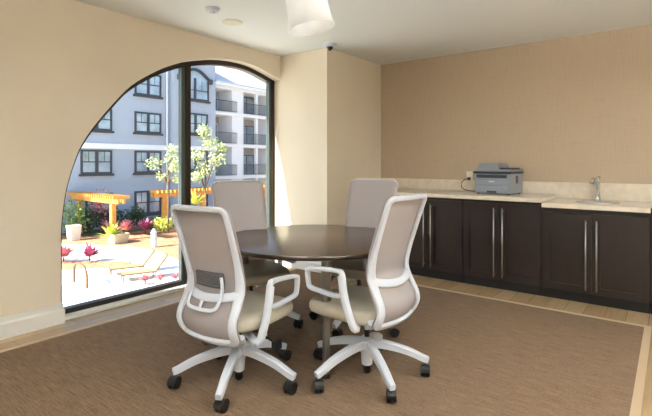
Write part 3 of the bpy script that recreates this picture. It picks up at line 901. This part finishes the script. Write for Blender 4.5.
A = [(XF + .6, 26.3, 8.6), (XF + .6, 46.5, 8.6), (XF - 8, 46.5, 14.2), (XF - 8, 26.3, 14.2)]
A = [Vector(p) for p in A]
loft(bm, [[A[0], A[1], A[1] + Vector((0, 0, .2)), A[0] + Vector((0, 0, .2))], [A[3], A[2], A[2] + Vector((0, 0, .2)), A[3] + Vector((0, 0, .2))]])
rf = obj('roof', bm, E_['roof'], bld)
for y, dx, in ((30.6, -3.0), (34.6, -2.2), (28.4, -4.0)):
    x = XF + dx; z = 8.8 + (.6 - dx) * 5.6 / 8.6
    bm = nb(); box(bm, x - .2, x + .2, y - .22, y + .22, z - .2, z + .22); obj('roof_vent', bm, E_['frame'], rf)

# ---- pergolas
def pergola(ax, x0, x1, c, zt, nr, posts, label, rl=1.1):
    t = thing('pergola', label, 'pergola', (0, 0, 0), 0, 'cedar pergolas in front of the apartment building')
    def B(u0, u1, v0, v1, z0, z1, nm, mm='wood'):
        bm = nb()
        if ax == 0: box(bm, u0, u1, v0, v1, z0, z1)
        else: box(bm, v0, v1, u0, u1, z0, z1)
        return obj(nm, bm, E_[mm], t)
    for p in posts:
        B(p - .14, p + .14, c - .14, c + .14, G, zt, 'post')
    for s in (-1, 1): B(x0, x1, c + s * .18 - .05, c + s * .18 + .05, zt - .3, zt, 'beam')
    for k in range(nr):
        u = x0 + .1 + (x1 - x0 - .2) * k / (nr - 1); B(u - .05, u + .05, c - rl / 2, c + rl / 2, zt, zt + .2, 'rafter')
    return t
pergola(0, -33.3, -26.9, 14.4, -.98, 22, (-32.5, -28.0), 'orange cedar pergola over the garden bed at far left')
pergola(1, 18.3, 30.2, -29.8, -.95, 34, (19.2, 22.6, 26.0, 29.6), 'orange cedar pergola behind the slender trees, right of the mullion')

# ---- foliage helpers
def leaves(bm, c, r, n, s, flat=.8):
    for _ in range(n):
        d = Vector((random.gauss(0, 1), random.gauss(0, 1), random.gauss(0, 1))).normalized() * (random.random() ** .45)
        p = Vector(c) + Vector((d.x * r[0], d.y * r[1], d.z * r[2]))
        a = Vector((random.uniform(-1, 1), random.uniform(-1, 1), random.uniform(-1, 1))).normalized() * s * random.uniform(.6, 1.3)
        b = a.cross(Vector((random.uniform(-1, 1), random.uniform(-1, 1), random.uniform(-1, 1)))).normalized() * s * .35
        m_ = p + a * .5 + a.cross(b).normalized() * s * .12
        vs = [bm.verts.new(q) for q in (p, m_ + b, p + a, m_ - b)]
        bm.faces.new((vs[0], vs[1], vs[2])); bm.faces.new((vs[0], vs[2], vs[3]))
def shrub(name, x, y, r, h, m, label, n=260, s=.16, cat='shrub', stems=5, group=None):
    t = thing(name, label, cat, (x, y, G + .04), 0, group)
    bm = nb()
    for k in range(stems):
        a = 2 * PI * k / stems
        tube(bm, [(0, 0, -.03), (.3 * r * math.cos(a), .3 * r * math.sin(a), h * .5), (.55 * r * math.cos(a), .55 * r * math.sin(a), h * .8)], [.025, .018, .008], 6)
    obj('stems', bm, E_['bark'], t)
    bm = nb(); leaves(bm, (0, 0, h * .58), (r, r, h * .5), n, s); obj('foliage', bm, E_[m], t)
    return t
def spiky(name, x, y, z, r, n, m, label, cat='plant', w=.05, group=None):
    t = thing(name, label, cat, (x, y, z), 0, group)
    bm = nb()
    tube(bm, [(0, 0, 0), (0, 0, .12 + r * .2)], .03, 6)
    obj('stem', bm, E_['bark'], t)
    bm = nb()
    for k in range(n):
        a = random.uniform(0, 2 * PI); e = random.uniform(.25, 1.4); L = r * random.uniform(.7, 1.15)
        d = Vector((math.cos(a) * math.cos(e), math.sin(a) * math.cos(e), math.sin(e))); sd = Vector((-math.sin(a), math.cos(a), 0)) * w
        b0 = Vector((0, 0, .1 + r * .15)); m_ = b0 + d * L * .55; e_ = b0 + d * L - Vector((0, 0, L * .15))
        vs = [bm.verts.new(q) for q in (b0 - sd * .4, b0 + sd * .4, m_ + sd, m_ - sd, e_)]
        bm.faces.new(vs[:4]); bm.faces.new((vs[3], vs[2], vs[4]))
    obj('leaf_rosette', bm, E_[m], t)
    return t
def tree(x, y, h0, blobs, m, label, n=380, s=.2, tr=.07):
    t = thing('courtyard_tree', label, 'tree', (x, y, G + .03), 0)
    bm = nb(); H_ = blobs[0][2] + G * 0
    tube(bm, catmull([(0, 0, 0), (.05, .03, h0 * .5), (-.03, .05, h0), (0, 0, h0 + 1.2)], 4), [tr * (1 - .05 * k) for k in range(13)], 8)
    for bx, by, bz, r in blobs:
        tube(bm, [(0, 0, h0 * .85), (bx * .5, by * .5, (h0 + bz) / 2), (bx, by, bz)], [tr * .5, tr * .35, tr * .15], 6)
    obj('trunk', bm, E_['bark'], t)
    bm = nb()
    for bx, by, bz, r in blobs: leaves(bm, (bx, by, bz), (r, r, r * .8), n, s)
    obj('crown', bm, E_[m], t)
tree(-28.0, 18.3, 4.0, [(-.9, -.5, 4.9, .6), (.1, .3, 5.1, .65), (-.2, .5, 5.9, .5), (-.6, 0, 4.0, .55), (.3, .6, 3.8, .4), (.5, .2, 4.6, .4)], 'leaf_pale', 'slender tree with sparse pale leaves in front of left building windows, left of the mullion', n=110, s=.17)
tree(-25.3, 19.4, 3.6, [(-.6, -.4, 5.5, .7), (.2, .3, 6.3, .7), (.1, -.1, 7.1, .55), (.6, .5, 5.2, .65), (-.2, .2, 4.5, .8), (.8, .8, 6.0, .4), (-.3, -.4, 4.0, .5)], 'leaf_pale', 'slender tree with sparse pale leaves in the right-hand window pane before balconies', n=150, s=.17)
spiky('palm', -24.3, 17.9, G + 2.0, 1.1, 60, 'leaf_lime', 'small yellow-green palm beside the right-hand slender tree', 'palm', .06)
p = [o for o in bpy.data.objects if o.name == 'palm'][0]
bm = nb(); tube(bm, [(0, 0, -1.97), (.04, 0, -1), (0, 0, .1)], [.14, .11, .09], 8); obj('trunk', bm, E_['bark'], p)

# hedges and shrubs
shrub('green_shrub', -31.4, 13.6, .9, 2.3, 'leaf_green', 'bright green shrub at far left under the cedar pergola', 420, .2)
for i, (x, y) in enumerate(((-32.4, 14.9), (-32.2, 16.6), (-32.0, 18.2))):
    shrub('dark_shrub', x, y, .8, 1.6, 'leaf_dark', ['dark green shrub behind the pergola posts, leftmost of three', 'dark green shrub behind the pergola posts, middle of three', 'dark green shrub behind the pergola posts, rightmost of three'][i], 420, .2, group='dark shrubs behind the pergola')
shrub('flowering_tree', -32.4, 15.8, .8, 3.0, 'pinkred', 'pink-leaved small tree between the pergola posts', 220, .2)
for i, (x, y) in enumerate(((-30.6, 15.5), (-29.6, 16.2), (-29.0, 17.2))):
    spiky('ti_plant', x, y, G + .04, .95, 80, 'pinkred' if i < 2 else 'pink', ['pink ti plant, left of the three by the building wall', 'pink ti plant, middle of the three by the building wall', 'magenta ti plant beside the lime shrub by the building wall'][i], w=.1, group='pink ti plants in the far bed')
shrub('lime_shrub', -28.6, 18.3, .75, 1.0, 'leaf_lime', 'low lime-yellow shrub next to the magenta ti plant', 300, .2)
shrub('green_shrub', -30.2, 19.0, .9, .9, 'leaf_dark', 'low dark green shrub at the foot of the building right of the lime shrub', 300, .18)
for i, (x, y, m) in enumerate(((-24.9, 9.3, 'pink'), (-24.0, 9.85, 'pinkred'), (-23.1, 10.7, 'pink'))):
    spiky('cordyline', x, y, G + .04, .8, 70, m, ['magenta cordyline at the far left edge of the window, in the deck bed', 'pink cordyline in the deck bed, middle of the three left ones', 'magenta cordyline standing alone at the right end of the deck bed'][i], w=.08, group='cordylines in the near deck bed')
for i, (x, y) in enumerate(((-17.0, 10.1), (-16.7, 10.6), (-16.4, 11.1))):
    spiky('coral_flower', x, y, G, .36, 40, 'pinkred', ['coral pink plant right of the loungers, nearest', 'coral pink plant right of the loungers, middle one', 'coral pink plant right of the loungers, next to the chair back'][i], w=.05, group='coral plants beside the loungers')

# planters, bollard
def planter(x, y, w, h, m, label):
    bm = nb()
    loft(bm, [[(sx * a, sy * a, z) for sx, sy in ((-1, -1), (1, -1), (1, 1), (-1, 1))] for a, z in ((w * .8, 0), (w, h), (w * .86, h), (w * .8, h - .12))])
    o = obj('planter', bm, E_[m], loc=(x, y, G + .045)); o['label'] = label; o['category'] = 'planter'
planter(-30.2, 13.0, .34, .95, 'white', 'tall white square planter at the foot of the left pergola post')
planter(-27.0, 14.2, .5, .6, 'stonep', 'low tan stone planter with spiky yellow-green plant')
spiky('yucca', -27.35, 13.9, G + .05, 1.15, 60, 'leaf_lime', 'spiky yellow-green yucca beside the tan stone planter', w=.07)
t = thing('bollard', 'pale blue round bollard standing in the orange mulch', 'bollard', (-23.94, 14.74, G + .04))
bm = nb(); lathe(bm, [(.16, 0), (.16, .85)], 20); obj('body', bm, E_['bluep'], t, smooth='auto')
bm = nb(); lathe(bm, [(.18, .85), (.18, .9), (.10, 1.0), (.08, 1.08)], 20); obj('cap', bm, E_['bluep'], t, smooth='auto')

# loungers
def lounger():
    t = thing('sun_lounger', '', 'sun lounger', (0, 0, 0), 0, 'cream sling loungers on the pool deck')
    bm = nb()
    for s in (-1, 1): tube(bm, [(s * .33, -.95, .30), (s * .33, .45, .30)], .028, 8)
    tube(bm, [(-.33, -.95, .30), (.33, -.95, .30)], .028, 8); tube(bm, [(-.33, .35, .30), (.33, .35, .30)], .028, 8)
    obj('frame', bm, E_['loungef'], t)
    for s in (-1, 1):
        for y in (-.88, .40):
            bm = nb(); tube(bm, [(s * .33, y, 0), (s * .33, y, .30)], .026, 8); obj('leg', bm, E_['loungef'], t)
    bm = nb(); box(bm, -.31, .31, -.93, .37, .305, .33); obj('seat_sling', bm, E_['sling'], t)
    bm = nb(); Mr = Matrix.Translation((0, .38, .31)) @ Matrix.Rotation(math.radians(52), 4, 'X'); box(bm, -.31, .31, 0, .8, 0, .025, Mr); obj('backrest', bm, E_['sling'], t)
    bm = nb()
    tube(bm, [Mr @ Vector(p) for p in ((-.33, 0, -.02), (-.33, .82, -.02), (.33, .82, -.02), (.33, 0, -.02))], .03, 8); obj('backrest_frame', bm, E_['loungef'], t)
    return t
lg = lounger()
lg.location = (-19.35, 10.85, G); lg.rotation_euler = (0, 0, math.radians(-22)); lg['label'] = 'cream sling sun lounger on the pool deck, farther of the pair'
dup(lg, (-18.0, 10.65, G), math.radians(-22), 'cream sling sun lounger on the pool deck, nearer of the pair')
